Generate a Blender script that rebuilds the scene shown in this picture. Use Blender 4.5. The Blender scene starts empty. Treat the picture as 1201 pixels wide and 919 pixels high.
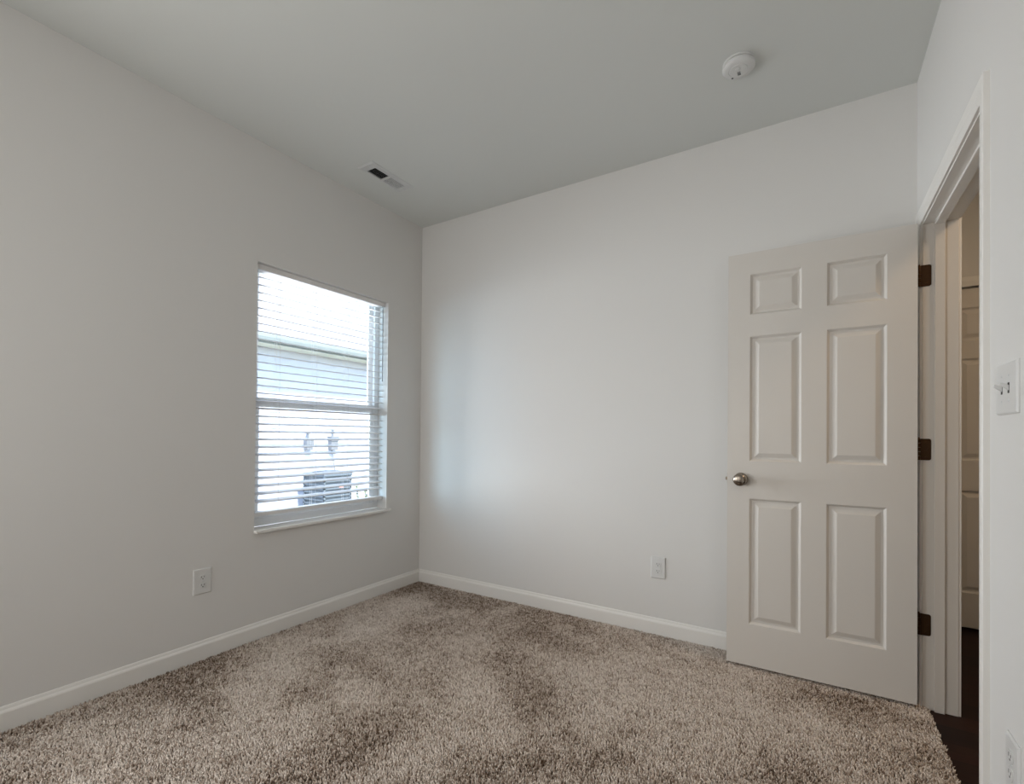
import bpy, bmesh, math, random
import numpy as np
from mathutils import Vector, Matrix

random.seed(7)
rng = np.random.default_rng(11)
scene = bpy.context.scene
COL = scene.collection
R = math.radians

# ------------------------------------------------------------------ camera
cam_d = bpy.data.cameras.new('camera')
cam_d.sensor_fit = 'HORIZONTAL'
cam_d.sensor_width = 36.0
cam_d.lens = 565.22 / 1201 * 36
cam_d.shift_x = 0.0
cam_d.shift_y = (505.47 - 459.5) / 1201
cam_d.clip_start = 0.02
cam = bpy.data.objects.new('camera', cam_d)
COL.objects.link(cam)
CR = Vector((0.84763377, 0.5305071, 0.00889955))
CU = Vector((-0.00298092, -0.01201143, 0.99992342))
CF = Vector((-0.53057337, 0.84759539, 0.00859989))
m = Matrix((CR, CU, -CF)).transposed().to_4x4()
m.translation = Vector((2.5927, -2.799, 1.1273))
cam.matrix_world = m
scene.camera = cam

# ------------------------------------------------------------------ light
SUN = 5.0
SKY = 0.42
REAR_FILL = 11.0
SIDE_FILL = 24.0
STREET_FILL = 72.0
YARD_FILL = 140.0
HALL = 7.0
EXPOSURE = 0.50

world = bpy.data.worlds.new('sky')
scene.world = world
world.use_nodes = True
nt = world.node_tree
bg = nt.nodes['Background']
sky = nt.nodes.new('ShaderNodeTexSky')
sky.sky_type = 'NISHITA'
sky.sun_disc = False
sky.sun_elevation = R(50)
sky.sun_rotation = R(95)
sky.dust_density = 0.6
nt.links.new(sky.outputs['Color'], bg.inputs['Color'])
bg.inputs['Strength'].default_value = SKY

sun_d = bpy.data.lights.new('sun', 'SUN')
sun_d.energy = SUN
sun_d.angle = R(0.6)
sun_d.color = (1.0, 0.95, 0.88)
sun = bpy.data.objects.new('sun', sun_d)
COL.objects.link(sun)
sdir = Vector((-math.cos(R(52)) * 0.97, math.cos(R(52)) * 0.24, -math.sin(R(52))))
sun.rotation_euler = sdir.to_track_quat('-Z', 'Y').to_euler()


def area(name, loc, target, sx, sy, energy, color, spread=180):
    d = bpy.data.lights.new(name, 'AREA')
    d.shape = 'RECTANGLE'
    d.size, d.size_y = sx, sy
    d.energy = energy
    d.color = color
    d.spread = R(spread)
    o = bpy.data.objects.new(name, d)
    COL.objects.link(o)
    o.location = loc
    o.rotation_euler = (Vector(target) - Vector(loc)).to_track_quat('-Z', 'Y').to_euler()
    return o


# added fill lamp on the window wall, out of view; no window stands there
area('side_wall_fill', (0.03, -3.08, 1.30), (2.98, -1.2, 1.2), 1.05, 1.5, SIDE_FILL, (1.0, 0.985, 0.965), 150)
# two added fill lamps in the yard, unseen, shining in through the blind
area('street_side_fill', (-1.05, -2.95, 1.12), (0.0, -0.85, 1.30), 1.1, 1.6, STREET_FILL, (0.48, 0.76, 1.0))
area('side_yard_fill', (-2.1, -1.32, 1.10), (0.0, -0.85, 1.30), 1.4, 1.7, YARD_FILL, (0.95, 0.97, 1.0))
# added fill lamp before the rear wall, which has no window
area('rear_wall_fill', (1.2, -3.66, 1.45), (1.2, 0, 1.45), 1.8, 1.5, REAR_FILL, (1.0, 0.985, 0.96))
# dim warm ceiling lamp of the hallway
area('hallway_lamp', (3.88, -0.60, 2.70), (3.5, -0.5, 0), 0.3, 0.3, HALL, (1.0, 0.72, 0.45))

scene.view_settings.view_transform = 'Standard'
scene.view_settings.look = 'None'
scene.view_settings.exposure = EXPOSURE
scene.view_settings.gamma = 1.0
scene.view_settings.use_curve_mapping = False
scene.cycles.use_denoising = True
scene.cycles.max_bounces = 14
scene.cycles.diffuse_bounces = 10
scene.cycles.transmission_bounces = 8
scene.cycles.transparent_max_bounces = 12
scene.cycles.sample_clamp_indirect = 6.0
scene.cycles.caustics_reflective = False
scene.cycles.caustics_refractive = False


# ------------------------------------------------------------------ materials
def mat(name, color, rough=0.6, metal=0.0, bump=None, spec=0.3, vary=None, coat=0.0):
    """principled; bump = (scale, strength, distance); vary = (scale, second colour)"""
    mt = bpy.data.materials.new(name)
    mt.use_nodes = True
    t = mt.node_tree
    b = t.nodes['Principled BSDF']
    b.inputs['Base Color'].default_value = (*color, 1)
    b.inputs['Roughness'].default_value = rough
    b.inputs['Metallic'].default_value = metal
    b.inputs['Specular IOR Level'].default_value = spec
    b.inputs['Coat Weight'].default_value = coat
    if bump or vary:
        tc = t.nodes.new('ShaderNodeTexCoord')
    if bump:
        n = t.nodes.new('ShaderNodeTexNoise')
        n.inputs['Scale'].default_value = bump[0]
        n.inputs['Detail'].default_value = 3
        bp = t.nodes.new('ShaderNodeBump')
        bp.inputs['Strength'].default_value = bump[1]
        bp.inputs['Distance'].default_value = bump[2]
        t.links.new(tc.outputs['Object'], n.inputs['Vector'])
        t.links.new(n.outputs['Fac'], bp.inputs['Height'])
        t.links.new(bp.outputs['Normal'], b.inputs['Normal'])
    if vary:
        n = t.nodes.new('ShaderNodeTexNoise')
        n.inputs['Scale'].default_value = vary[0]
        n.inputs['Detail'].default_value = 4
        mx = t.nodes.new('ShaderNodeMix')
        mx.data_type = 'RGBA'
        mx.inputs[6].default_value = (*color, 1)
        mx.inputs[7].default_value = (*vary[1], 1)
        t.links.new(tc.outputs['Object'], n.inputs['Vector'])
        t.links.new(n.outputs['Fac'], mx.inputs[0])
        t.links.new(mx.outputs[2], b.inputs['Base Color'])
    return mt


M = {}
M['wall'] = mat('wall_paint', (0.70, 0.69, 0.672), 0.85, bump=(160, 0.08, 0.002), spec=0.15)
M['ceiling'] = mat('ceiling_paint', (0.66, 0.675, 0.655), 0.9, bump=(120, 0.12, 0.002), spec=0.1)
M['trim'] = mat('trim_paint', (0.78, 0.765, 0.735), 0.4, spec=0.4, bump=(60, 0.02, 0.001))
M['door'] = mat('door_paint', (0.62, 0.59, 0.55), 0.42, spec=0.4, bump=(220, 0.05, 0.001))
M['plastic'] = mat('white_plastic', (0.67, 0.67, 0.66), 0.35, spec=0.45, vary=(8, (0.65, 0.65, 0.64)))
M['slot'] = mat('dark_slot', (0.03, 0.03, 0.03), 0.7, vary=(40, (0.04, 0.035, 0.03)))
M['metal'] = mat('painted_metal', (0.62, 0.63, 0.63), 0.45, spec=0.4, vary=(12, (0.60, 0.61, 0.61)))
M['duct'] = mat('painted_duct_shade', (0.025, 0.028, 0.028), 0.8, vary=(30, (0.03, 0.03, 0.03)))
M['bronze'] = mat('oil_rubbed_bronze', (0.085, 0.045, 0.022), 0.45, metal=0.85, vary=(60, (0.05, 0.028, 0.016)))
M['nickel'] = mat('satin_nickel', (0.34, 0.295, 0.25), 0.24, metal=1.0, vary=(50, (0.29, 0.25, 0.21)))
M['vinyl'] = mat('window_vinyl', (0.78, 0.80, 0.82), 0.4, spec=0.4, vary=(10, (0.76, 0.78, 0.80)))
M['slat'] = mat('blind_slat', (0.76, 0.75, 0.74), 0.45, spec=0.35, vary=(14, (0.74, 0.73, 0.72)))
M['cord'] = mat('blind_cord', (0.62, 0.62, 0.62), 0.8, vary=(80, (0.55, 0.55, 0.55)))
M['wand'] = mat('clear_grey_wand', (0.30, 0.32, 0.34), 0.25, spec=0.5, vary=(40, (0.26, 0.28, 0.30)))
M['siding'] = mat('white_lap_siding', (0.66, 0.69, 0.80), 0.6, bump=(30, 0.1, 0.002), spec=0.2)
M['fascia'] = mat('grey_green_fascia', (0.33, 0.36, 0.35), 0.6, spec=0.2, vary=(5, (0.31, 0.34, 0.33)))
M['soffit'] = mat('cream_soffit', (0.78, 0.76, 0.60), 0.7, spec=0.2, vary=(5, (0.74, 0.72, 0.58)))
M['ac'] = mat('grey_green_ac_paint', (0.19, 0.225, 0.26), 0.55, spec=0.3, vary=(9, (0.175, 0.21, 0.245)))
M['ac_dark'] = mat('ac_coil_dark', (0.15, 0.17, 0.19), 0.7, vary=(60, (0.19, 0.21, 0.23)))
M['sticker'] = mat('red_sticker', (0.80, 0.38, 0.32), 0.5, vary=(30, (0.76, 0.35, 0.30)))
M['box'] = mat('grey_utility_box', (0.26, 0.27, 0.29), 0.55, spec=0.3, vary=(9, (0.24, 0.25, 0.27)))
M['concrete'] = mat('pad_concrete', (0.45, 0.44, 0.42), 0.9, bump=(60, 0.4, 0.004), vary=(20, (0.38, 0.37, 0.35)))
M['leaf'] = mat('plant_leaf', (0.10, 0.16, 0.05), 0.6, vary=(30, (0.17, 0.20, 0.07)))
M['exterior'] = mat('house_cladding', (0.62, 0.60, 0.56), 0.8, vary=(4, (0.58, 0.56, 0.52)))


def glass_mat():
    mt = bpy.data.materials.new('window_glass')
    mt.use_nodes = True
    t = mt.node_tree
    t.nodes.remove(t.nodes['Principled BSDF'])
    out = t.nodes['Material Output']
    tr = t.nodes.new('ShaderNodeBsdfTransparent')
    tr.inputs['Color'].default_value = (0.95, 0.97, 0.97, 1)
    gl = t.nodes.new('ShaderNodeBsdfGlossy')
    gl.inputs['Roughness'].default_value = 0.02
    fr = t.nodes.new('ShaderNodeFresnel')
    fr.inputs['IOR'].default_value = 1.45
    mx = t.nodes.new('ShaderNodeMixShader')
    geo = t.nodes.new('ShaderNodeNewGeometry')
    ins = t.nodes.new('ShaderNodeMath')
    ins.operation = 'SUBTRACT'
    ins.inputs[0].default_value = 1.0
    mul = t.nodes.new('ShaderNodeMath')
    mul.operation = 'MULTIPLY'
    t.links.new(geo.outputs['Backfacing'], ins.inputs[1])
    t.links.new(fr.outputs['Fac'], mul.inputs[0])
    t.links.new(ins.outputs[0], mul.inputs[1])
    t.links.new(mul.outputs[0], mx.inputs['Fac'])
    t.links.new(tr.outputs['BSDF'], mx.inputs[1])
    t.links.new(gl.outputs['BSDF'], mx.inputs[2])
    t.links.new(mx.outputs['Shader'], out.inputs['Surface'])
    return mt


M['glass'] = glass_mat()


def wood_floor_mat():
    mt = mat('dark_hall_planks', (0.03, 0.012, 0.008), 0.55, spec=0.18)
    t = mt.node_tree
    b = t.nodes['Principled BSDF']
    tc = t.nodes.new('ShaderNodeTexCoord')
    br = t.nodes.new('ShaderNodeTexBrick')
    br.inputs['Scale'].default_value = 1.0
    br.inputs['Brick Width'].default_value = 1.2
    br.inputs['Row Height'].default_value = 0.125
    br.inputs['Mortar Size'].default_value = 0.002
    br.inputs['Color1'].default_value = (0.036, 0.012, 0.007, 1)
    br.inputs['Color2'].default_value = (0.016, 0.006, 0.004, 1)
    br.inputs['Mortar'].default_value = (0.006, 0.003, 0.003, 1)
    wv = t.nodes.new('ShaderNodeTexNoise')
    wv.inputs['Scale'].default_value = 9
    mp = t.nodes.new('ShaderNodeMapping')
    mp.inputs['Scale'].default_value = (0.6, 9, 1)
    mx = t.nodes.new('ShaderNodeMix')
    mx.data_type = 'RGBA'
    mx.blend_type = 'MULTIPLY'
    mx.inputs[0].default_value = 0.6
    t.links.new(tc.outputs['Object'], br.inputs['Vector'])
    t.links.new(tc.outputs['Object'], mp.inputs['Vector'])
    t.links.new(mp.outputs['Vector'], wv.inputs['Vector'])
    t.links.new(br.outputs['Color'], mx.inputs[6])
    t.links.new(wv.outputs['Color'], mx.inputs[7])
    t.links.new(mx.outputs[2], b.inputs['Base Color'])
    return mt


M['planks'] = wood_floor_mat()


def shingle_mat():
    mt = mat('asphalt_shingle', (0.4, 0.4, 0.4), 0.9, spec=0.1)
    t = mt.node_tree
    b = t.nodes['Principled BSDF']
    tc = t.nodes.new('ShaderNodeTexCoord')
    mp = t.nodes.new('ShaderNodeMapping')
    mp.inputs['Rotation'].default_value = (0, 0, R(90))
    br = t.nodes.new('ShaderNodeTexBrick')
    br.inputs['Scale'].default_value = 1.0
    br.inputs['Brick Width'].default_value = 0.3
    br.inputs['Row Height'].default_value = 0.125
    br.inputs['Mortar Size'].default_value = 0.006
    br.inputs['Color1'].default_value = (0.47, 0.46, 0.475, 1)
    br.inputs['Color2'].default_value = (0.41, 0.40, 0.415, 1)
    br.inputs['Mortar'].default_value = (0.27, 0.26, 0.275, 1)
    t.links.new(tc.outputs['Object'], mp.inputs['Vector'])
    t.links.new(mp.outputs['Vector'], br.inputs['Vector'])
    t.links.new(br.outputs['Color'], b.inputs['Base Color'])
    return mt


M['shingle'] = shingle_mat()


def lawn_mat():
    return mat('lawn_turf', (0.20, 0.20, 0.15), 0.95, bump=(90, 0.8, 0.02), vary=(25, (0.27, 0.26, 0.20)), spec=0.05)


M['lawn'] = lawn_mat()


def carpet_mat(name, base_dark=False):
    mt = mat(name, (0.3, 0.25, 0.2), 0.95, spec=0.05)
    t = mt.node_tree
    b = t.nodes['Principled BSDF']
    if base_dark:
        b.inputs['Base Color'].default_value = (0.13, 0.10, 0.08, 1)
        return mt
    at = t.nodes.new('ShaderNodeAttribute')
    at.attribute_name = 'fleck'
    rp = t.nodes.new('ShaderNodeValToRGB')
    e = rp.color_ramp.elements
    e[0].position, e[0].color = 0.0, (0.16, 0.11, 0.078, 1)
    e[1].position, e[1].color = 1.0, (0.86, 0.78, 0.71, 1)
    k = e.new(0.30)
    k.color = (0.46, 0.37, 0.30, 1)
    k = e.new(0.62)
    k.color = (0.66, 0.57, 0.50, 1)
    t.links.new(at.outputs['Fac'], rp.inputs['Fac'])
    t.links.new(rp.outputs['Color'], b.inputs['Base Color'])
    return mt


M['carpet'] = carpet_mat('frieze_carpet_yarn')
M['backing'] = carpet_mat('carpet_backing', True)


# ------------------------------------------------------------------ mesh helpers
class MB:
    def __init__(self):
        self.bm = bmesh.new()

    def face(self, pts):
        return self.bm.faces.new([self.bm.verts.new(p) for p in pts])

    def box(self, x0, x1, y0, y1, z0, z1, bev=0.0, seg=2, mtx=None):
        r = bmesh.ops.create_cube(self.bm, size=1.0)
        vs = r['verts']
        sx, sy, sz = abs(x1 - x0), abs(y1 - y0), abs(z1 - z0)
        c = Vector(((x0 + x1) / 2, (y0 + y1) / 2, (z0 + z1) / 2))
        for v in vs:
            v.co = Vector((v.co.x * sx, v.co.y * sy, v.co.z * sz)) + c
        if bev > 0:
            es = list({e for v in vs for e in v.link_edges})
            rr = bmesh.ops.bevel(self.bm, geom=es, offset=bev, segments=seg, affect='EDGES', profile=0.5)
            vs = list({v for f in rr['faces'] for v in f.verts} | {v for v in vs if v.is_valid})
        if mtx is not None:
            bmesh.ops.transform(self.bm, matrix=mtx, verts=vs)
        return self

    def prism(self, prof, p0, p1, up=(0, 0, 1), side=None):
        """profile (a,b) swept from p0 to p1; a along side, b along up"""
        p0, p1, up = Vector(p0), Vector(p1), Vector(up)
        d = (p1 - p0).normalized()
        side = Vector(side) if side is not None else d.cross(up)
        A = [self.bm.verts.new(p0 + side * a + up * b) for a, b in prof]
        B = [self.bm.verts.new(p1 + side * a + up * b) for a, b in prof]
        n = len(prof)
        for i in range(n):
            j = (i + 1) % n
            self.bm.faces.new((A[i], A[j], B[j], B[i]))
        self.bm.faces.new(A[::-1])
        self.bm.faces.new(B)
        return self

    def mitred(self, prof, path, normals_side, up):
        """profile swept through path points with given side vectors per point"""
        rings = []
        for p, s in zip(path, normals_side):
            rings.append([self.bm.verts.new(Vector(p) + Vector(s) * a + Vector(up) * b) for a, b in prof])
        n = len(prof)
        for A, B in zip(rings[:-1], rings[1:]):
            for i in range(n):
                j = (i + 1) % n
                self.bm.faces.new((A[i], A[j], B[j], B[i]))
        self.bm.faces.new(rings[0][::-1])
        self.bm.faces.new(rings[-1])
        return self

    def lathe(self, prof, origin, axis, seg=32):
        """prof = [(radius, height)] about axis through origin"""
        axis = Vector(axis).normalized()
        q = axis.to_track_quat('Z', 'Y').to_matrix()
        o = Vector(origin)
        rings = []
        for r, h in prof:
            if r < 1e-6:
                rings.append([self.bm.verts.new(o + q @ Vector((0, 0, h)))])
            else:
                rings.append([self.bm.verts.new(o + q @ Vector((r * math.cos(2 * math.pi * k / seg), r * math.sin(2 * math.pi * k / seg), h))) for k in range(seg)])
        for A, B in zip(rings[:-1], rings[1:]):
            for k in range(seg):
                l = (k + 1) % seg
                if len(A) == 1 and len(B) == 1:
                    continue
                if len(A) == 1:
                    self.bm.faces.new((A[0], B[k], B[l]))
                elif len(B) == 1:
                    self.bm.faces.new((A[k], A[l], B[0]))
                else:
                    self.bm.faces.new((A[k], A[l], B[l], B[k]))
        if len(rings[0]) > 1:
            self.bm.faces.new(rings[0][::-1])
        if len(rings[-1]) > 1:
            self.bm.faces.new(rings[-1])
        return self

    def tube(self, pts, r, seg=8):
        pts = [Vector(p) for p in pts]
        rings = []
        for i, p in enumerate(pts):
            d = (pts[min(i + 1, len(pts) - 1)] - pts[max(i - 1, 0)]).normalized()
            q = d.to_track_quat('Z', 'Y').to_matrix()
            rings.append([self.bm.verts.new(p + q @ Vector((r * math.cos(2 * math.pi * k / seg), r * math.sin(2 * math.pi * k / seg), 0))) for k in range(seg)])
        for A, B in zip(rings[:-1], rings[1:]):
            for k in range(seg):
                l = (k + 1) % seg
                self.bm.faces.new((A[k], A[l], B[l], B[k]))
        self.bm.faces.new(rings[0][::-1])
        self.bm.faces.new(rings[-1])
        return self

    def build(self, name, material, parent=None, smooth=None, weld=False):
        bm = self.bm
        if weld:
            bmesh.ops.remove_doubles(bm, verts=bm.verts, dist=1e-5)
        bmesh.ops.recalc_face_normals(bm, faces=bm.faces)
        me = bpy.data.meshes.new(name)
        bm.to_mesh(me)
        bm.free()
        me.materials.append(material)
        if smooth is not None:
            me.shade_smooth()
            me.set_sharp_from_angle(angle=R(smooth))
        o = bpy.data.objects.new(name, me)
        COL.objects.link(o)
        if parent is not None:
            o.parent = parent
            o.matrix_parent_inverse = parent.matrix_basis.inverted()
        return o


def tag(o, label=None, cat=None, group=None, kind=None):
    if label:
        o['label'] = label
    if cat:
        o['category'] = cat
    if group:
        o['group'] = group
    if kind:
        o['kind'] = kind
    return o


def empty(name, loc, label, cat, group=None, kind=None):
    o = bpy.data.objects.new(name, None)
    o.empty_display_size = 0.1
    o.location = loc
    COL.objects.link(o)
    return tag(o, label, cat, group, kind)


# ------------------------------------------------------------------ dimensions
H = 2.738          # ceiling
XR = 2.985         # right wall face
XH = 3.101         # hall side of right wall
YR = -3.70         # rear wall
WY0, WY1, WZ0, WZ1 = -1.306, -0.346, 0.5955, 2.072    # window opening
DY0, DY1, DZ = -1.000, -0.135, 2.042                   # clear door opening
ZF = -0.012        # slab / hall floor level; carpet pile rises to about 0
YHB = 1.10         # hall end wall


def struct(o, label, cat):
    return tag(o, label, cat, kind='structure')


# ------------------------------------------------------------------ room shell
b = MB()
b.box(-0.14, XR + 0.02, YR - 0.12, 0.12, -0.20, ZF)
struct(b.build('floor', M['backing']), 'floor slab under the beige carpet of the bedroom', 'floor')

b = MB()
b.box(-0.14, 4.5, YR - 0.12, YHB + 0.12, H, H + 0.12)
struct(b.build('ceiling', M['ceiling']), 'flat pale grey painted ceiling over bedroom and hallway', 'ceiling')

b = MB()
b.box(-0.14, 0, YR - 0.12, WY0, -0.2, H)
b.box(-0.14, 0, WY1, 0.12, -0.2, H)
b.box(-0.14, 0, WY0, WY1, -0.2, WZ0 - 0.018)
b.box(-0.14, 0, WY0, WY1, WZ1, H)
struct(b.build('wall_left', M['wall']), 'pale grey wall with the blind covered window', 'wall')

b = MB()
b.box(0, XR, 0, 0.12, -0.2, H)
struct(b.build('wall_back', M['wall']), 'plain pale wall behind the open white door', 'wall')

b = MB()
b.box(XR, XH, YR - 0.12, DY0 - 0.018, -0.2, H)
b.box(XR, XH, DY1 + 0.018, YHB, -0.2, H)
b.box(XR, XH, DY0 - 0.018, DY1 + 0.018, DZ + 0.018, H)
struct(b.build('wall_right', M['wall']), 'bright pale wall pierced by the doorway, with the light switch', 'wall')

b = MB()
b.box(0, XR, YR - 0.12, YR, -0.2, H)
struct(b.build('wall_rear', M['wall']), 'plain wall closing the bedroom behind the photographer', 'wall')

# hallway
b = MB()
b.box(XR + 0.02, 4.5, -2.6, YHB + 0.12, -0.2, ZF - 0.001)
struct(b.build('floor_hall', M['planks']), 'dark brown plank floor of the hallway beyond the doorway', 'floor')
HDX0, HDX1 = 3.235, 3.975
b = MB()
b.box(XH, HDX0 - 0.02, YHB, YHB + 0.12, -0.2, H)
b.box(HDX1 + 0.02, 4.5, YHB, YHB + 0.12, -0.2, H)
b.box(HDX0 - 0.02, HDX1 + 0.02, YHB, YHB + 0.12, 2.05, H)
b.box(HDX0 - 0.02, HDX1 + 0.02, YHB + 0.055, YHB + 0.12, -0.2, 2.05)  # added unseen backing that keeps sky light from leaking under the door
struct(b.build('wall_hall_end', M['wall']), 'dim hallway end wall above and around the closed door', 'wall')
b = MB()
b.box(4.38, 4.5, -2.6, YHB, -0.2, H)
struct(b.build('wall_hall_side', M['wall']), 'dim hallway side wall opposite the bedroom doorway', 'wall')
b = MB()
b.box(XH, 4.38, -2.6, -2.48, -0.2, H)
struct(b.build('wall_hall_near', M['wall']), 'hallway wall closing its other end', 'wall')

# baseboards: profile (out, up)
BB = [(0, ZF), (0.0125, ZF), (0.0125, 0.064), (0.0105, 0.070), (0.0065, 0.0755), (0.0055, 0.081), (0.0035, 0.087), (0, 0.088)]
b = MB()
b.prism(BB, (0, 0, 0), (0, YR, 0), side=(1, 0, 0))
struct(b.build('baseboard_left', M['trim']), 'white baseboard along the window wall', 'baseboard')
b = MB()
b.prism(BB, (0.0126, 0, 0), (XR, 0, 0), side=(0, -1, 0))
struct(b.build('baseboard_back', M['trim']), 'white baseboard along the wall behind the door', 'baseboard')
b = MB()
b.prism(BB, (XR, DY0 - 0.064, 0), (XR, YR, 0), side=(-1, 0, 0))
struct(b.build('baseboard_right', M['trim']), 'white baseboard below the light switch wall', 'baseboard')

# ------------------------------------------------------------------ doorway: jambs, stops, casing
fr = empty('trim_1', (XR, DY0, 0), 'white painted frame and casing of the bedroom doorway', 'door frame', kind='structure')
b = MB()
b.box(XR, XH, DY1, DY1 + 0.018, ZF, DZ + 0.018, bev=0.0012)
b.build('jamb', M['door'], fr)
b = MB()
b.box(XR, XH, DY0 - 0.018, DY0, ZF, DZ + 0.018, bev=0.0012)
b.build('jamb', M['trim'], fr)
b = MB()
b.box(XR, XH, DY0, DY1, DZ, DZ + 0.018, bev=0.0012)
b.build('head_jamb', M['trim'], fr)
SX0, SX1 = XR + 0.038, XR + 0.072
b = MB()
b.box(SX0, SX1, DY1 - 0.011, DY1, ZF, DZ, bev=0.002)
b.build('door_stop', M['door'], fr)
b = MB()
b.box(SX0, SX1, DY0, DY0 + 0.011, ZF, DZ, bev=0.002)
b.build('door_stop', M['trim'], fr)
b = MB()
b.box(SX0, SX1, DY0 + 0.011, DY1 - 0.011, DZ - 0.011, DZ, bev=0.002)
b.build('door_stop', M['trim'], fr)
# casing profile (across from the opening outward, out of the wall)
CW = 0.057
CAS = [(0, 0), (0, 0.008), (0.004, 0.0095), (0.012, 0.0105), (0.022, 0.012), (0.030, 0.0145), (0.036, 0.0150), (CW - 0.003, 0.0155), (CW, 0.0135), (CW, 0)]


def casing(name, xw, out, parent, ya, yb, zt, zb, axis='x'):
    """three mitred legs round an opening ya<yb, top zt on the plane xw (normal out)"""
    rv = 0.005
    b = MB()
    if axis == 'x':
        path = [(xw, ya - rv, zb), (xw, ya - rv, zt + rv), (xw, yb + rv, zt + rv), (xw, yb + rv, zb)]
        sides = [(0, -1, 0), (0, -1, 1), (0, 1, 1), (0, 1, 0)]
        up = (out, 0, 0)
    else:
        path = [(ya - rv, xw, zb), (ya - rv, xw, zt + rv), (yb + rv, xw, zt + rv), (yb + rv, xw, zb)]
        sides = [(-1, 0, 0), (-1, 0, 1), (1, 0, 1), (1, 0, 0)]
        up = (0, out, 0)
    b.mitred(CAS, path, sides, up)
    return b.build(name, M['trim'], parent)


casing('casing', XR, -1, fr, DY0, DY1, DZ, ZF)
casing('casing', XH, 1, fr, DY0, DY1, DZ, ZF)


# ------------------------------------------------------------------ six panel doors
def slab(name, W, Ht, material, parent, mtx, th=0.035):
    """six panel moulded door leaf, x 0..W, z 0..Ht, face at y=0 (looking -y) and y=th"""
    xs = [0, 0.099, 0.318, 0.416, 0.636, W]
    zs = [0, 0.203, 0.817, 0.998, 1.613, 1.718, 1.919, Ht]
    bm = bmesh.new()

    def quad(pts):
        bm.faces.new([bm.verts.new(p) for p in pts])

    for face in (0, 1):
        y0 = 0 if face == 0 else th
        s = 1 if face == 0 else -1
        for i in range(5):
            for j in range(7):
                xa, xb, za, zb = xs[i], xs[i + 1], zs[j], zs[j + 1]
                if i in (1, 3) and j in (1, 3, 5):
                    rings = []
                    for ins, dp in ((0, 0), (0.002, 0.0008), (0.011, 0.0110), (0.020, 0.0112), (0.039, 0.0028), (0.042, 0.0022)):
                        rings.append([(xa + ins, y0 + s * dp, za + ins), (xb - ins, y0 + s * dp, za + ins), (xb - ins, y0 + s * dp, zb - ins), (xa + ins, y0 + s * dp, zb - ins)])
                    for A, B in zip(rings[:-1], rings[1:]):
                        for k in range(4):
                            l = (k + 1) % 4
                            quad([A[k], A[l], B[l], B[k]])
                    quad(rings[-1])
                else:
                    quad([(xa, y0, za), (xb, y0, za), (xb, y0, zb), (xa, y0, zb)])
    for j in range(7):
        quad([(0, 0, zs[j]), (0, th, zs[j]), (0, th, zs[j + 1]), (0, 0, zs[j + 1])])
        quad([(W, 0, zs[j]), (W, th, zs[j]), (W, th, zs[j + 1]), (W, 0, zs[j + 1])])
    for i in range(5):
        quad([(xs[i], 0, 0), (xs[i + 1], 0, 0), (xs[i + 1], th, 0), (xs[i], th, 0)])
        quad([(xs[i], 0, Ht), (xs[i + 1], 0, Ht), (xs[i + 1], th, Ht), (xs[i], th, Ht)])
    bmesh.ops.remove_doubles(bm, verts=bm.verts, dist=1e-5)
    bmesh.ops.recalc_face_normals(bm, faces=bm.faces)
    bm.transform(mtx)
    me = bpy.data.meshes.new(name)
    bm.to_mesh(me)
    bm.free()
    me.materials.append(material)
    o = bpy.data.objects.new(name, me)
    COL.objects.link(o)
    o.parent = parent
    o.matrix_parent_inverse = parent.matrix_basis.inverted()
    return o


def knob(parent, x, y, z, d):
    """round door knob with rosette, axis along d*y"""
    r = MB()
    r.lathe([(0.032, 0), (0.032, 0.004), (0.029, 0.008), (0.016, 0.011), (0.012, 0.013)], (x, y, z), (0, d, 0), 36)
    ro = r.build('rosette', M['nickel'], parent, smooth=40)
    k = MB()
    k.lathe([(0.011, 0.010), (0.0105, 0.024), (0.013, 0.028), (0.021, 0.032), (0.0275, 0.039), (0.0305, 0.047), (0.030, 0.054), (0.026, 0.060), (0.019, 0.0635), (0.010, 0.065), (0, 0.0655)], (x, y, z), (0, d, 0), 36)
    k.build('knob', M['nickel'], parent, smooth=60)


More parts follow.
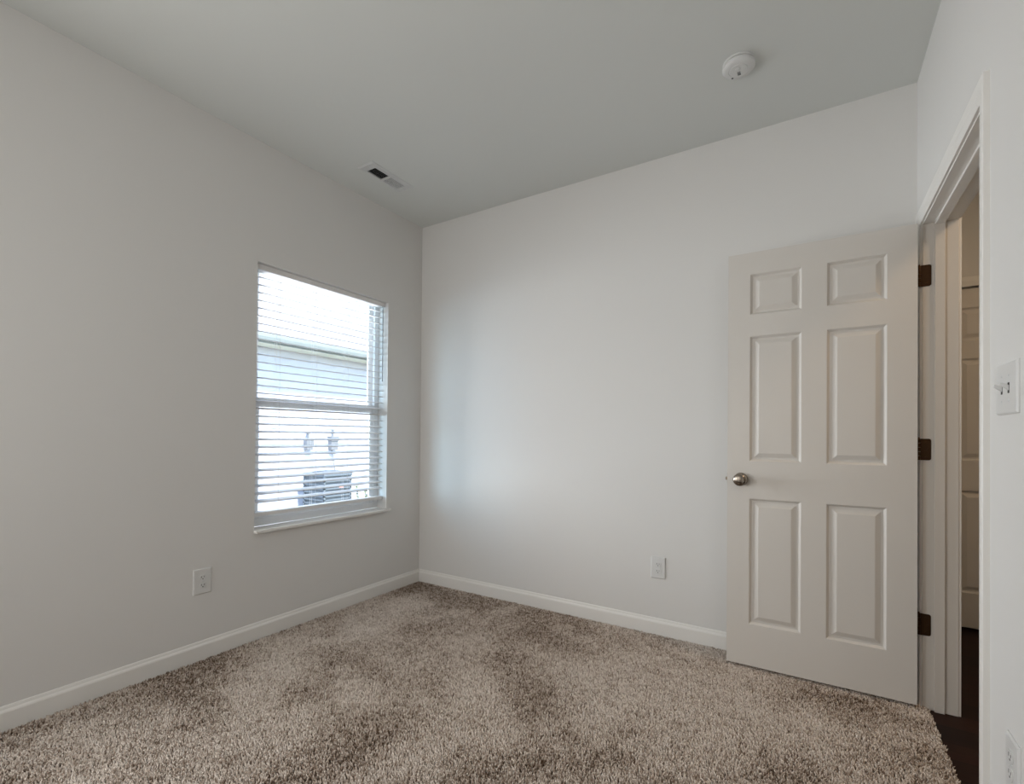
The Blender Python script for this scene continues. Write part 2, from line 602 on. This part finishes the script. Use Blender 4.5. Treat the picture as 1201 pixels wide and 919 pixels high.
XHE, DYF, DW, DB = 2.964, -0.1715, 0.738, 0.012
d1 = empty('door_1', (XHE, DYF, 0), 'white six-panel door standing open in front of the back wall', 'door', kind='structure')
slab('leaf', DW, 2.026, M['door'], d1, Matrix.Translation((XHE - DW, DYF, DB)))
knob(d1, XHE - DW + 0.062, DYF, 0.921, -1)
knob(d1, XHE - DW + 0.062, DYF + 0.035, 0.921, 1)
b = MB()
b.box(XHE - DW - 0.0015, XHE - DW + 0.001, DYF + 0.005, DYF + 0.030, 0.893, 0.950, bev=0.0005)
b.box(XHE - DW - 0.011, XHE - DW, DYF + 0.010, DYF + 0.024, 0.913, 0.929, bev=0.003)
b.build('latch', M['nickel'], d1)
for zc in (1.822, 1.083, 0.343):
    b = MB()
    hw = 0.0455
    # jamb leaf with rounded corners
    n = 6
    pts = []
    x0, x1, rr = XR - 0.006, XR + 0.028, 0.008
    pts += [(x0, zc - hw), ]
    for k in range(n + 1):
        a = -math.pi / 2 + math.pi / 2 * k / n
        pts.append((x1 - rr + rr * math.cos(a), zc - hw + rr + rr * math.sin(a)))
    for k in range(n + 1):
        a = math.pi / 2 * k / n
        pts.append((x1 - rr + rr * math.cos(a), zc + hw - rr + rr * math.sin(a)))
    pts += [(x0, zc + hw)]
    yA, yB = DY1 - 0.0022, DY1 + 0.0005
    A = [b.bm.verts.new((p[0], yA, p[1])) for p in pts]
    B = [b.bm.verts.new((p[0], yB, p[1])) for p in pts]
    for i in range(len(pts)):
        j = (i + 1) % len(pts)
        b.bm.faces.new((A[i], A[j], B[j], B[i]))
    b.bm.faces.new(A)
    b.bm.faces.new(B[::-1])
    # leaf on the door edge
    b.box(XHE - 0.0005, XHE + 0.0022, DYF + 0.004, DYF + 0.034, zc - hw, zc + hw)
    # knuckles and pin
    for k in range(5):
        z0 = zc - hw + k * 2 * hw / 5
        b.lathe([(0.0058, 0.0006), (0.0065, 0.0014), (0.0065, 2 * hw / 5 - 0.0014), (0.0058, 2 * hw / 5 - 0.0006)], (XR - 0.0125, DYF + 0.0365, z0), (0, 0, 1), 14)
    b.lathe([(0.004, 0), (0.005, 0.002), (0.003, 0.005), (0, 0.006)], (XR - 0.0125, DYF + 0.0365, zc + hw), (0, 0, 1), 14)
    hg = b.build('hinge', M['bronze'], d1)
    for dz in (-0.032, 0.0, 0.032):
        s = MB()
        s.lathe([(0.0036, 0.0), (0.0036, 0.0006), (0.002, 0.0012), (0, 0.0013)], (XR + 0.012 + (0.006 if dz == 0 else 0), DY1 - 0.0022, zc + dz), (0, -1, 0), 12)
        s.build('screw', M['bronze'], hg)

# closed hallway door
d2 = empty('door_2', (HDX0, YHB, 0), 'dim white six-panel door closed at the end of the hallway', 'door', kind='structure')
slab('leaf', DW, 2.032, M['door'], d2, Matrix.Translation((HDX0 + 0.001, YHB + 0.012, 0.003)))
casing('casing', YHB, -1, d2, HDX0 - 0.003, HDX1 + 0.003, 2.040, ZF, axis='y')
knob(d2, HDX1 - 0.065, YHB + 0.012, 0.92, -1)

# ------------------------------------------------------------------ window
w1 = empty('window_1', (-0.1, (WY0 + WY1) / 2, WZ0), 'white vinyl single-hung window behind the open blind', 'window', kind='structure')
FX0, FX1 = -0.135, -0.092
b = MB()
fw = 0.040
b.box(FX0, FX1, WY0, WY0 + fw, WZ0, WZ1, bev=0.003)
b.box(FX0, FX1, WY1 - fw, WY1, WZ0, WZ1, bev=0.003)
b.box(FX0, FX1, WY0 + fw, WY1 - fw, WZ0, WZ0 + 0.045, bev=0.003)
b.box(FX0, FX1, WY0 + fw, WY1 - fw, WZ1 - 0.010, WZ1, bev=0.002)
b.build('window_frame', M['vinyl'], w1)


def sash(x0, x1, z0, z1, lo, hi):
    ya, yb = WY0 + fw, WY1 - fw
    st = 0.030
    b = MB()
    b.box(x0, x1, ya, ya + st, z0, z1, bev=0.002)
    b.box(x0, x1, yb - st, yb, z0, z1, bev=0.002)
    b.box(x0, x1, ya + st, yb - st, z0, z0 + lo, bev=0.002)
    b.box(x0, x1, ya + st, yb - st, z1 - hi, z1, bev=0.002)
    # glazing bead
    xm = (x0 + x1) / 2
    b.box(xm - 0.006, xm + 0.006, ya + st, ya + st + 0.006, z0 + lo, z1 - hi)
    b.box(xm - 0.006, xm + 0.006, yb - st - 0.006, yb - st, z0 + lo, z1 - hi)
    s = b.build('sash', M['vinyl'], w1)
    g = MB()
    g.box(xm - 0.002, xm + 0.002, ya + st, yb - st, z0 + lo, z1 - hi)
    g.build('glass', M['glass'], s)


sash(-0.132, -0.114, 1.285, WZ1 - 0.010, 0.045, 0.014)
sash(-0.112, -0.094, WZ0 + 0.045, 1.333, 0.035, 0.056)
# stool (inner sill board)
b = MB()
b.box(-0.092, 0.0, WY0, WY1, WZ0 - 0.018, WZ0)
b.box(0.0, 0.030, WY0 - 0.004, WY1 + 0.022, WZ0 - 0.018, WZ0, bev=0.004)
b.build('window_sill', M['trim'], w1)

# ------------------------------------------------------------------ blind
bl = empty('window_blind', (-0.05, (WY0 + WY1) / 2, WZ1), 'white horizontal slat blind with open slats hanging in the window', 'blind')
BY0, BY1 = WY0 + 0.007, WY1 - 0.007
BXC = -0.056
b = MB()
b.box(BXC - 0.026, BXC + 0.030, BY0, BY1, 2.041, WZ1 - 0.001, bev=0.002)
b.build('headrail', M['slat'], bl)
SLT, PITCH, SW = R(11), 0.0435, 0.050
b = MB()
zt, nsl = 2.006, 0
z = zt
while z > 0.715:
    rows = []
    for k in range(7):
        u = -0.5 + k / 6
        crown = 0.0016 * (1 - (2 * u) ** 2)
        # u=-0.5 is the room edge, lower
        px_ = BXC - (u * SW * math.cos(SLT) + crown * -math.sin(SLT) * 0)
        pz_ = z + u * SW * math.sin(SLT) + crown
        rows.append((px_, pz_))
    top = [(x, zz + 0.0017) for x, zz in rows]
    bot = [(x, zz - 0.0017) for x, zz in rows][::-1]
    b.prism([(x, zz) for x, zz in top + bot], (0, BY0 + 0.003, 0), (0, BY1 - 0.003, 0), side=(1, 0, 0))
    z -= PITCH
    nsl += 1
zlast = z
b.build('slats', M['slat'], bl)
b = MB()
b.box(BXC - 0.025, BXC + 0.025, BY0 + 0.003, BY1 - 0.003, 0.662, 0.684, bev=0.004)
b.build('bottom_rail', M['slat'], bl)
for yl in (-1.15, -0.905, -0.665):
    b = MB()
    for dx in (-0.0265, 0.0265):
        b.tube([(BXC + dx, yl, 2.043), (BXC + dx, yl, 0.680)], 0.0008, 6)
    b.tube([(BXC - 0.0265, yl + 0.012, 2.043), (BXC - 0.0265, yl + 0.012, 0.680)], 0.0009, 6)
    zz = zt
    while zz > 0.715:
        b.tube([(BXC + 0.0265, yl, zz - 0.0075), (BXC - 0.0265, yl, zz + 0.0045)], 0.0006, 4)
        zz -= PITCH
    b.build('ladder_cord', M['cord'], bl)
b = MB()
b.lathe([(0.0025, 0), (0.0045, 0.004), (0.0045, 0.03), (0.0035, 0.036), (0.0032, 0.50), (0.0045, 0.505), (0.0045, 0.515), (0, 0.518)], (-0.014, -0.383, 2.018), (0, 0, -1), 10)
b.tube([(-0.026, -0.383, 2.040), (-0.020, -0.383, 2.036), (-0.014, -0.383, 2.026), (-0.014, -0.383, 2.012)], 0.0018, 6)
b.build('tilt_wand', M['wand'], bl)

# ------------------------------------------------------------------ ceiling vent
vx0, vx1, vy0, vy1 = 0.250, 0.382, -0.848, -0.500
vt = empty('ceiling_vent', ((vx0 + vx1) / 2, (vy0 + vy1) / 2, H), 'white metal air vent on the ceiling above the window', 'air vent')
ix0, ix1, iy0, iy1 = 0.278, 0.350, -0.796, -0.547
b = MB()
# raised face plate with sloping border
zf = H - 0.009
outer = [(vx0, vy0, H - 0.001), (vx1, vy0, H - 0.001), (vx1, vy1, H - 0.001), (vx0, vy1, H - 0.001)]
lip = [(vx0, vy0, H - 0.003), (vx1, vy0, H - 0.003), (vx1, vy1, H - 0.003), (vx0, vy1, H - 0.003)]
step = [(vx0 + 0.010, vy0 + 0.010, zf), (vx1 - 0.010, vy0 + 0.010, zf), (vx1 - 0.010, vy1 - 0.010, zf), (vx0 + 0.010, vy1 - 0.010, zf)]
inn = [(ix0, iy0, zf), (ix1, iy0, zf), (ix1, iy1, zf), (ix0, iy1, zf)]
inu = [(x, y, H - 0.001) for x, y, _ in inn]
seq = [outer, lip, step, inn, inu, outer]
for A, B in zip(seq[:-1], seq[1:]):
    for k in range(4):
        l = (k + 1) % 4
        b.face([A[k], A[l], B[l], B[k]])
ym = -0.673
b.box(ix0, ix1, ym - 0.007, ym + 0.007, zf, H - 0.001)
b.build('face_plate', M['metal'], vt, weld=True)
b = MB()
b.box(ix0 - 0.004, ix1 + 0.004, iy0 - 0.004, iy1 + 0.004, H - 0.0012, H - 0.0002)  # near-black sheet standing in for the unlit duct; ceiling has no hole
b.build('duct_shade_sheet', M['duct'], vt)
b = MB()
for a0, a1, sgn in ((iy0, ym - 0.007, 1), (ym + 0.007, iy1, -1)):
    n = 9 if sgn > 0 else 16
    for k in range(n):
        yc = a0 + (k + 0.5) * (a1 - a0) / n
        hl = 0.0038 if sgn > 0 else 0.0075
        # thin blade tilted about x
        dy, dz = (0.0006, hl) if sgn > 0 else (0.0068, 0.0032)
        zc = H - 0.0048
        if sgn > 0:
            b.prism([(-0.0046, -0.0036), (-0.0042, -0.0036), (0.0046, 0.0034), (0.0042, 0.0034)], (ix0, yc, zc), (ix1, yc, zc), side=(0, 1, 0))
        else:
            b.prism([(-0.0013, 0.0010), (-0.0009, 0.0014), (0.0013, -0.0008), (0.0009, -0.0012)], (ix0, yc, zc), (ix1, yc, zc), side=(0, 1, 0))
b.build('louvers', M['metal'], vt)
for sy in (vy0 + 0.028, vy1 - 0.024):
    b = MB()
    b.lathe([(0.0045, 0), (0.0042, 0.001), (0.002, 0.0018), (0, 0.0019)], ((vx0 + vx1) / 2, sy, zf), (0, 0, -1), 14)
    b.build('screw', M['metal'], vt)

# ------------------------------------------------------------------ smoke detector
sc_ = (2.314, -0.543)
sd = empty('smoke_detector', (*sc_, H), 'round white smoke detector on the ceiling above the door', 'smoke detector')
b = MB()
b.lathe([(0.063, 0), (0.063, 0.006), (0.061, 0.0075)], (*sc_, H), (0, 0, -1), 48)
b.build('mounting_base', M['plastic'], sd, smooth=30)
b = MB()
b.lathe([(0.052, 0.0076), (0.052, 0.0115), (0.0630, 0.012), (0.0645, 0.014), (0.0645, 0.023), (0.060, 0.0285), (0.050, 0.0315), (0.040, 0.0325), (0.039, 0.0310), (0.036, 0.0310), (0.035, 0.0330), (0, 0.0345)], (*sc_, H), (0, 0, -1), 48)
b.build('cover', M['plastic'], sd, smooth=35)
b = MB()
b.lathe([(0.011, 0.0335), (0.011, 0.0358), (0.009, 0.0368), (0, 0.0372)], (sc_[0] - 0.002, sc_[1] - 0.012, H), (0, 0, -1), 24)
b.build('test_button', M['plastic'], sd, smooth=35)
b = MB()
for k in range(5):
    y = sc_[1] + 0.008 + k * 0.005
    b.box(sc_[0] - 0.006, sc_[0] + 0.006, y - 0.0009, y + 0.0009, H - 0.0345, H - 0.032)
b.build('sounder_slots', M['slot'], sd)
b = MB()
b.lathe([(0.0040, 0.0280), (0.0040, 0.0330), (0, 0.0336)], (sc_[0] - 0.029, sc_[1] + 0.038, H), (0, 0, -1), 14)
b.build('indicator_light', M['slot'], sd)


# ------------------------------------------------------------------ wall plates
def plate_axes(face):
    # returns function (a, up, out) -> world ; a runs to the viewer's right on that wall
    if face == 'left':
        return lambda a, u, o, c: (c[0] + o, c[1] + a, c[2] + u)
    if face == 'back':
        return lambda a, u, o, c: (c[0] + a, c[1] - o, c[2] + u)
    return lambda a, u, o, c: (c[0] - o, c[1] - a, c[2] + u)


def mapped_box(b, f, c, a0, a1, u0, u1, o0, o1, bev=0.0):
    p, q = f(a0, u0, o0, c), f(a1, u1, o1, c)
    b.box(min(p[0], q[0]), max(p[0], q[0]), min(p[1], q[1]), max(p[1], q[1]), min(p[2], q[2]), max(p[2], q[2]), bev=bev)


def plate_mesh(name, f, c, w, h, parent):
    b = MB()
    rings = []
    for ins, o in ((0, 0), (0, 0.0025), (0.0035, 0.0060), (0.006, 0.0065)):
        x, y = w / 2 - ins, h / 2 - ins
        rings.append([f(-x, -y, o, c), f(x, -y, o, c), f(x, y, o, c), f(-x, y, o, c)])
    for A, B in zip(rings[:-1], rings[1:]):
        for k in range(4):
            l = (k + 1) % 4
            b.face([A[k], A[l], B[l], B[k]])
    b.face(rings[-1])
    b.face(rings[0][::-1])
    return b.build(name, M['plastic'], parent, weld=True)


def outlet(face, c, w, h, label):
    f = plate_axes(face)
    t = empty('wall_outlet', c, label, 'outlet', group='duplex wall outlets')
    plate_mesh('cover_plate', f, c, w, h, t)
    for s in (-1, 1):
        b = MB()
        cu = s * 0.0195
        # rounded receptacle face: circle cut flat top and bottom
        pts = []
        for k in range(32):
            a = 2 * math.pi * k / 32
            x, y = 0.0172 * math.cos(a), 0.0172 * math.sin(a)
            y = max(-0.0135, min(0.0135, y))
            pts.append((x, y))
        A = [b.bm.verts.new(f(x, y + cu, 0.006, c)) for x, y in pts]
        B = [b.bm.verts.new(f(x, y + cu, 0.0082, c)) for x, y in pts]
        C_ = [b.bm.verts.new(f(x * 0.95, y * 0.95 + cu, 0.0086, c)) for x, y in pts]
        for P, Q in ((A, B), (B, C_)):
            for k in range(32):
                l = (k + 1) % 32
                b.bm.faces.new((P[k], P[l], Q[l], Q[k]))
        b.bm.faces.new(C_)
        so = b.build('socket', M['plastic'], t)
        b = MB()
        mapped_box(b, f, c, -0.0078, -0.0056, cu - 0.001, cu + 0.0075, 0.0080, 0.0089)
        mapped_box(b, f, c, 0.0056, 0.0078, cu - 0.000, cu + 0.0068, 0.0080, 0.0089)
        o = f(0, cu - 0.0068, 0.0080, c)
        ax = Vector(f(0, 0, 1, (0, 0, 0)))
        b.lathe([(0.0026, 0), (0.0026, 0.0009)], o, ax, 12)
        b.build('slots', M['slot'], so)
    b = MB()
    ax = Vector(f(0, 0, 1, (0, 0, 0)))
    b.lathe([(0.0032, 0), (0.0032, 0.0006), (0.0018, 0.0012), (0, 0.0013)], f(0, 0, 0.0064, c), ax, 14)
    b.build('screw', M['metal'], t)
    return t


outlet('left', (0, -1.5685, 0.3845), 0.086, 0.126, 'white duplex outlet low on the window wall')
outlet('back', (1.8395, 0, 0.3765), 0.083, 0.124, 'white duplex outlet low on the wall beside the open door')
outlet('right', (XR, -1.246, 0.381), 0.083, 0.124, 'white outlet cut by the photo edge, below the light switch')

# double toggle switch
cs = (XR, -1.208, 1.249)
f = plate_axes('right')
sw = empty('light_switch', cs, 'white double toggle light switch beside the doorway', 'light switch')
plate_mesh('cover_plate', f, cs, 0.146, 0.122, sw)
for da in (-0.026, 0.022):
    b = MB()
    mapped_box(b, f, cs, da - 0.0055, da + 0.0055, -0.0125, 0.0125, 0.006, 0.0070, bev=0.0003)
    tg = b.build('toggle_slot', M['slot'], sw)
    b = MB()
    # lever tapers and points up and outwards
    lv = []
    for (u, o, hw, hh) in ((0.000, 0.0065, 0.0044, 0.0060), (0.0045, 0.013, 0.0040, 0.0046), (0.0085, 0.0205, 0.0036, 0.0036), (0.009, 0.0215, 0.0026, 0.0024)):
        lv.append([f(da - hw, u - hh, o, cs), f(da + hw, u - hh, o, cs), f(da + hw, u + hh, o, cs), f(da - hw, u + hh, o, cs)])
    for A, B in zip(lv[:-1], lv[1:]):
        for k in range(4):
            l = (k + 1) % 4
            b.face([A[k], A[l], B[l], B[k]])
    b.face(lv[0][::-1])
    b.face(lv[-1])
    b.build('toggle', M['plastic'], sw, weld=True)
    for du in (-0.030, 0.030):
        b = MB()
        b.lathe([(0.0032, 0), (0.0032, 0.0006), (0.0018, 0.0012), (0, 0.0013)], f(da, du, 0.0064, cs), (-1, 0, 0), 12)
        b.build('screw', M['metal'], sw)


# ------------------------------------------------------------------ carpet pile
def smooth_noise(x, y, scale, seed):
    """value noise on arrays, 0..1"""
    r = np.random.default_rng(seed)
    g = r.random((256, 256))
    u, v = x * scale + 1000.0, y * scale + 1000.0
    i, j = np.floor(u).astype(int), np.floor(v).astype(int)
    fu, fv = u - i, v - j
    fu, fv = fu * fu * (3 - 2 * fu), fv * fv * (3 - 2 * fv)
    i0, i1, j0, j1 = i % 256, (i + 1) % 256, j % 256, (j + 1) % 256
    return (g[i0, j0] * (1 - fu) + g[i1, j0] * fu) * (1 - fv) + (g[i0, j1] * (1 - fu) + g[i1, j1] * fu) * fv


def carpet():
    p = 0.0056
    xs = np.arange(0.016, 3.008, p)
    ys = np.arange(-3.2, -0.015, p)
    X, Y = np.meshgrid(xs, ys)
    X = (X + rng.uniform(-0.5, 0.5, X.shape) * p).ravel()
    Y = (Y + rng.uniform(-0.5, 0.5, Y.shape) * p).ravel()
    keep = (X > 0.0155) & (Y < -0.0155)
    keep &= (X < XR - 0.004) | ((Y < DY1 - 0.004) & (Y > DY0 + 0.004))
    keep &= X < XR + 0.020
    fwd = (X - 2.5927) * CF.x + (Y + 2.799) * CF.y
    keep &= fwd > 1.25
    X, Y = X[keep], Y[keep]
    n = len(X)
    # nap: vacuum strokes and footprints lay the pile one way or the other
    wx = X + 0.25 * (smooth_noise(X, Y, 1.7, 3) - 0.5)
    wy = Y + 0.25 * (smooth_noise(X, Y, 1.7, 4) - 0.5)
    stroke = smooth_noise(wx * 0.8 + wy * 0.6, -wx * 0.35 + wy * 0.5, 3.2, 5)
    blot = 0.55 * smooth_noise(wx, wy, 4.3, 6) + 0.45 * smooth_noise(wx, wy, 10.5, 7)
    nap = 0.47 + 0.75 * (0.5 * stroke + 0.5 * blot - 0.49)
    # trodden and brushed patches of the real floor: (x, y, radius x, radius y, amount)
    for cx, cy, rx, ry, a in ((0.46, -0.80, 0.20, 0.13, 0.16), (1.22, -1.02, 0.34, 0.22, 0.15), (1.80, -0.84, 0.24, 0.16, 0.12), (0.92, -1.75, 0.35, 0.2, 0.08),
                              (0.15, -1.75, 0.20, 0.7, -0.14), (0.28, -0.22, 0.35, 0.16, -0.16), (2.70, -0.34, 0.4, 0.16, -0.16), (2.45, -0.85, 0.3, 0.2, -0.05),
                              (1.42, -0.74, 0.26, 0.14, 0.12), (1.62, -1.22, 0.26, 0.18, 0.10), (0.62, -1.28, 0.24, 0.16, 0.10), (2.05, -0.55, 0.28, 0.12, 0.05)):
        nap += a * np.exp(-(((wx - cx) / rx) ** 2 + ((wy - cy) / ry) ** 2))
    nap = 1 / (1 + np.exp(-(nap - 0.47) * 15))          # 0 laid away, 1 laid towards the window
    tuft = 0.55 * smooth_noise(X, Y, 62, 8) + 0.45 * smooth_noise(X + 0.4 * Y, Y, 125, 9)
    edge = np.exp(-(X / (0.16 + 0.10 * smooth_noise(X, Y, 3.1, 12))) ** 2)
    fleck = 0.40 * rng.random(n) + 0.36 * tuft + 0.24 * nap  # nap also tints the yarn, painting in the shading of laid pile
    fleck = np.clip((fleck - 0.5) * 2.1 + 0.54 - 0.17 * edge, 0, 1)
    h = 0.0105 + 0.0035 * rng.random(n) + 0.0010 * nap
    ang = rng.uniform(0, 2 * np.pi, n)
    lean = 0.003 + 0.0065 * rng.random(n)
    lx = lean * np.cos(ang) + (nap - 0.5) * -0.0045
    ly = lean * np.sin(ang) + (nap - 0.5) * 0.002
    rad = 0.0023 + 0.0011 * rng.random(n)
    tw = rng.uniform(0, 2 * np.pi, n)
    verts = np.zeros((n, 7, 3), np.float32)
    for k in range(3):
        a = tw + 2 * np.pi * k / 3
        verts[:, k, 0] = X + rad * 0.9 * np.cos(a)
        verts[:, k, 1] = Y + rad * 0.9 * np.sin(a)
        verts[:, k, 2] = ZF - 0.001
        a2 = a + 0.7
        verts[:, 3 + k, 0] = X + 0.55 * lx + rad * np.cos(a2)
        verts[:, 3 + k, 1] = Y + 0.55 * ly + rad * np.sin(a2)
        verts[:, 3 + k, 2] = ZF + h * 0.62
    verts[:, 6, 0] = X + lx
    verts[:, 6, 1] = Y + ly
    verts[:, 6, 2] = ZF + h
    quads = np.array([[0, 1, 4, 3], [1, 2, 5, 4], [2, 0, 3, 5]])
    tris = np.array([[3, 4, 6], [4, 5, 6], [5, 3, 6]])
    base = (np.arange(n) * 7)[:, None]
    q = (base[:, :, None] + quads[None]).reshape(n, 12)
    t = (base[:, :, None] + tris[None]).reshape(n, 9)
    loops = np.concatenate([q, t], 1).ravel().astype(np.int32)
    sizes = np.tile(np.array([4, 4, 4, 3, 3, 3]), n)
    starts = np.concatenate([[0], np.cumsum(sizes)[:-1]]).astype(np.int32)
    me = bpy.data.meshes.new('carpet')
    me.vertices.add(n * 7)
    me.vertices.foreach_set('co', verts.ravel())
    me.loops.add(len(loops))
    me.loops.foreach_set('vertex_index', loops)
    me.polygons.add(len(sizes))
    me.polygons.foreach_set('loop_start', starts)
    me.update(calc_edges=True)
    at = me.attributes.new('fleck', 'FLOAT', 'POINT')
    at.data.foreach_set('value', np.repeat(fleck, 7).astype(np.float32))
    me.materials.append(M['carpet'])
    o = bpy.data.objects.new('carpet', me)
    COL.objects.link(o)
    tag(o, 'speckled beige brown cut pile carpet covering the bedroom floor', 'carpet', kind='stuff')


carpet()

# ------------------------------------------------------------------ outside: neighbour's house, utilities, ground
GZ = -0.42
b = MB()
b.box(-9, -0.14, -8, 12, GZ - 0.3, GZ)
struct(b.build('ground', M['lawn']), 'sunlit ground strip between the two houses outside the window', 'ground')

NX = -4.5
nh = empty('house', (NX, 2.0, GZ), 'white sided neighbouring house with pale roof seen through the blind', 'house')
b = MB()
z = GZ
while z < 2.45:
    b.prism([(0, 0), (0.016, 0), (0.003, 0.125), (0, 0.125)], (NX, -7, z), (NX, 11, z), side=(1, 0, 0))
    z += 0.125
b.box(NX - 0.15, NX, -7, 11, GZ, 2.5)
b.build('siding_wall', M['siding'], nh)
b = MB()
b.box(NX, NX + 0.42, -7.2, 11.2, 2.43, 2.45)
b.build('soffit', M['soffit'], nh)
b = MB()
b.box(NX + 0.40, NX + 0.425, -7.2, 11.2, 2.425, 2.545)
b.build('fascia', M['fascia'], nh)
b = MB()
b.prism([(0, 0), (0.10, 0), (0.115, 0.05), (0.115, 0.10), (0.105, 0.10), (0.10, 0.055), (0.09, 0.01), (0.01, 0.01), (0.01, 0.10), (0, 0.10)], (NX + 0.426, -7.2, 2.445), (NX + 0.426, 11.2, 2.445), side=(1, 0, 0))
b.build('gutter', M['fascia'], nh)
b = MB()
L, pt = 5.5, R(27)
b.prism([(0.44, 2.545), (0.44, 2.565), (0.44 - L * math.cos(pt), 2.565 + L * math.sin(pt)), (0.44 - L * math.cos(pt), 2.545 + L * math.sin(pt))], (NX, -7.3, 0), (NX, 11.3, 0), side=(1, 0, 0))
b.build('roof', M['shingle'], nh)

# air conditioner on its pad
AX, AY, AZ = -4.02, 2.20, GZ
ac = empty('air_conditioner', (AX, AY, AZ), 'grey outdoor air conditioning unit beside the neighbouring house wall', 'air conditioner')
hw, ht = 0.26, 0.86
b = MB()
b.box(AX - 0.36, AX + 0.36, AY - 0.36, AY + 0.36, AZ - 0.01, AZ + 0.07, bev=0.01)
b.build('pad', M['concrete'], ac)
b = MB()
z0 = AZ + 0.07
for sx in (-1, 1):
    for sy in (-1, 1):
        b.box(AX + sx * hw - 0.03 * (sx > 0) - 0.0, AX + sx * hw + 0.03 * (sx < 0), AY + sy * hw - 0.03 * (sy > 0), AY + sy * hw + 0.03 * (sy < 0), z0, z0 + ht, bev=0.004)
b.box(AX - hw, AX + hw, AY - hw, AY + hw, z0, z0 + 0.06, bev=0.006)
b.box(AX - hw - 0.01, AX + hw + 0.01, AY - hw - 0.01, AY + hw + 0.01, z0 + ht - 0.05, z0 + ht, bev=0.012)
for k in range(12):
    z = z0 + 0.09 + k * 0.058
    for s in (-1, 1):
        b.box(AX - hw, AX + hw, AY + s * (hw - 0.004) - 0.004, AY + s * (hw - 0.004) + 0.004, z, z + 0.022)
        b.box(AX + s * (hw - 0.004) - 0.004, AX + s * (hw - 0.004) + 0.004, AY - hw, AY + hw, z, z + 0.022)
b.build('cabinet', M['ac'], ac)
b = MB()
b.box(AX - hw + 0.03, AX + hw - 0.03, AY - hw + 0.03, AY + hw - 0.03, z0 + 0.05, z0 + ht - 0.04)
b.build('coil', M['ac_dark'], ac)
b = MB()
for k in range(7):
    r = 0.04 + k * 0.030
    pts = [(AX + r * math.cos(a), AY + r * math.sin(a), z0 + ht + 0.022 - 0.012 * (r / 0.3) ** 2) for a in np.linspace(0, 2 * math.pi, 40)]
    b.tube(pts, 0.004, 5)
for k in range(8):
    a = math.pi / 4 * k
    b.tube([(AX + 0.03 * math.cos(a), AY + 0.03 * math.sin(a), z0 + ht + 0.024), (AX + 0.23 * math.cos(a), AY + 0.23 * math.sin(a), z0 + ht + 0.004)], 0.005, 5)
b.lathe([(0.06, 0), (0.06, 0.02), (0.045, 0.034), (0, 0.036)], (AX, AY, z0 + ht + 0.004), (0, 0, 1), 20)
b.build('fan_guard', M['ac'], ac)
b = MB()
b.box(AX + hw + 0.0, AX + hw + 0.003, AY + 0.02, AY + 0.10, z0 + ht - 0.235, z0 + ht - 0.175)
b.build('sticker', M['sticker'], ac)


def utility_box(y, z0, z1, w, label):
    o = empty('utility_box', (NX + 0.016, y, z0), label, 'electrical box', group='boxes on the neighbouring wall')
    b = MB()
    b.box(NX + 0.0165, NX + 0.105, y - w / 2, y + w / 2, z0, z1 - 0.05, bev=0.006)
    b.build('box_body', M['box'], o)
    b = MB()
    b.box(NX + 0.0165, NX + 0.118, y - w / 2 - 0.008, y + w / 2 + 0.008, z1 - 0.13, z1 - 0.045, bev=0.008)
    b.build('box_cover', M['box'], o)
    b = MB()
    b.tube([(NX + 0.05, y, z1 - 0.05), (NX + 0.05, y, z1 + 0.06)], 0.016, 10)
    b.lathe([(0.028, 0), (0.028, 0.02), (0.0, 0.03)], (NX + 0.05, y, z1 + 0.05), (0, 0, 1), 14)
    b.build('conduit', M['box'], o)
    return o


utility_box(2.14, 0.86, 1.07, 0.115, 'small grey electrical box on neighbouring wall, without a cable')
utility_box(2.62, 0.85, 1.13, 0.14, 'grey electrical box on neighbouring wall with a cable hanging from it')
b = MB()
pts = []
for t_ in np.linspace(0, 1, 16):
    pts.append((NX + 0.05 + 0.16 * t_ ** 2, 2.60 - 0.03 * t_ + 0.05 * math.sin(t_ * 3), 0.845 - 0.74 * t_ + 0.12 * t_ * t_))
b.tube(pts, 0.011, 8)
tag(b.build('power_cable', M['box']), 'thin grey cable drooping from electrical box toward the air conditioner', 'cable')

# small plant growing against the neighbouring wall
pl = empty('plant', (-4.05, 2.92, GZ), 'small leafy plant on the ground next to the air conditioner', 'plant')
b = MB()
lf = MB()
for k in range(9):
    a = random.uniform(0, 6.28)
    hgt = random.uniform(0.45, 0.78)
    tip = Vector((-4.05 + 0.16 * math.cos(a), 2.92 + 0.16 * math.sin(a), GZ + hgt))
    p0 = Vector((-4.05, 2.92, GZ))
    mid = p0.lerp(tip, 0.5) + Vector((0, 0, 0.06))
    b.tube([p0, mid, tip], 0.005, 5)
    for j in range(6):
        c = mid.lerp(tip, j / 5.0)
        aa = random.uniform(0, 6.28)
        d = Vector((math.cos(aa), math.sin(aa), random.uniform(-0.1, 0.5))) * 0.09
        s = Vector((-math.sin(aa), math.cos(aa), 0)) * 0.022
        lf.face([c, c + d * 0.5 + s + Vector((0, 0, 0.01)), c + d, c + d * 0.5 - s + Vector((0, 0, 0.01))])
b.build('stems', M['leaf'], pl)
lf.build('foliage', M['leaf'], pl)
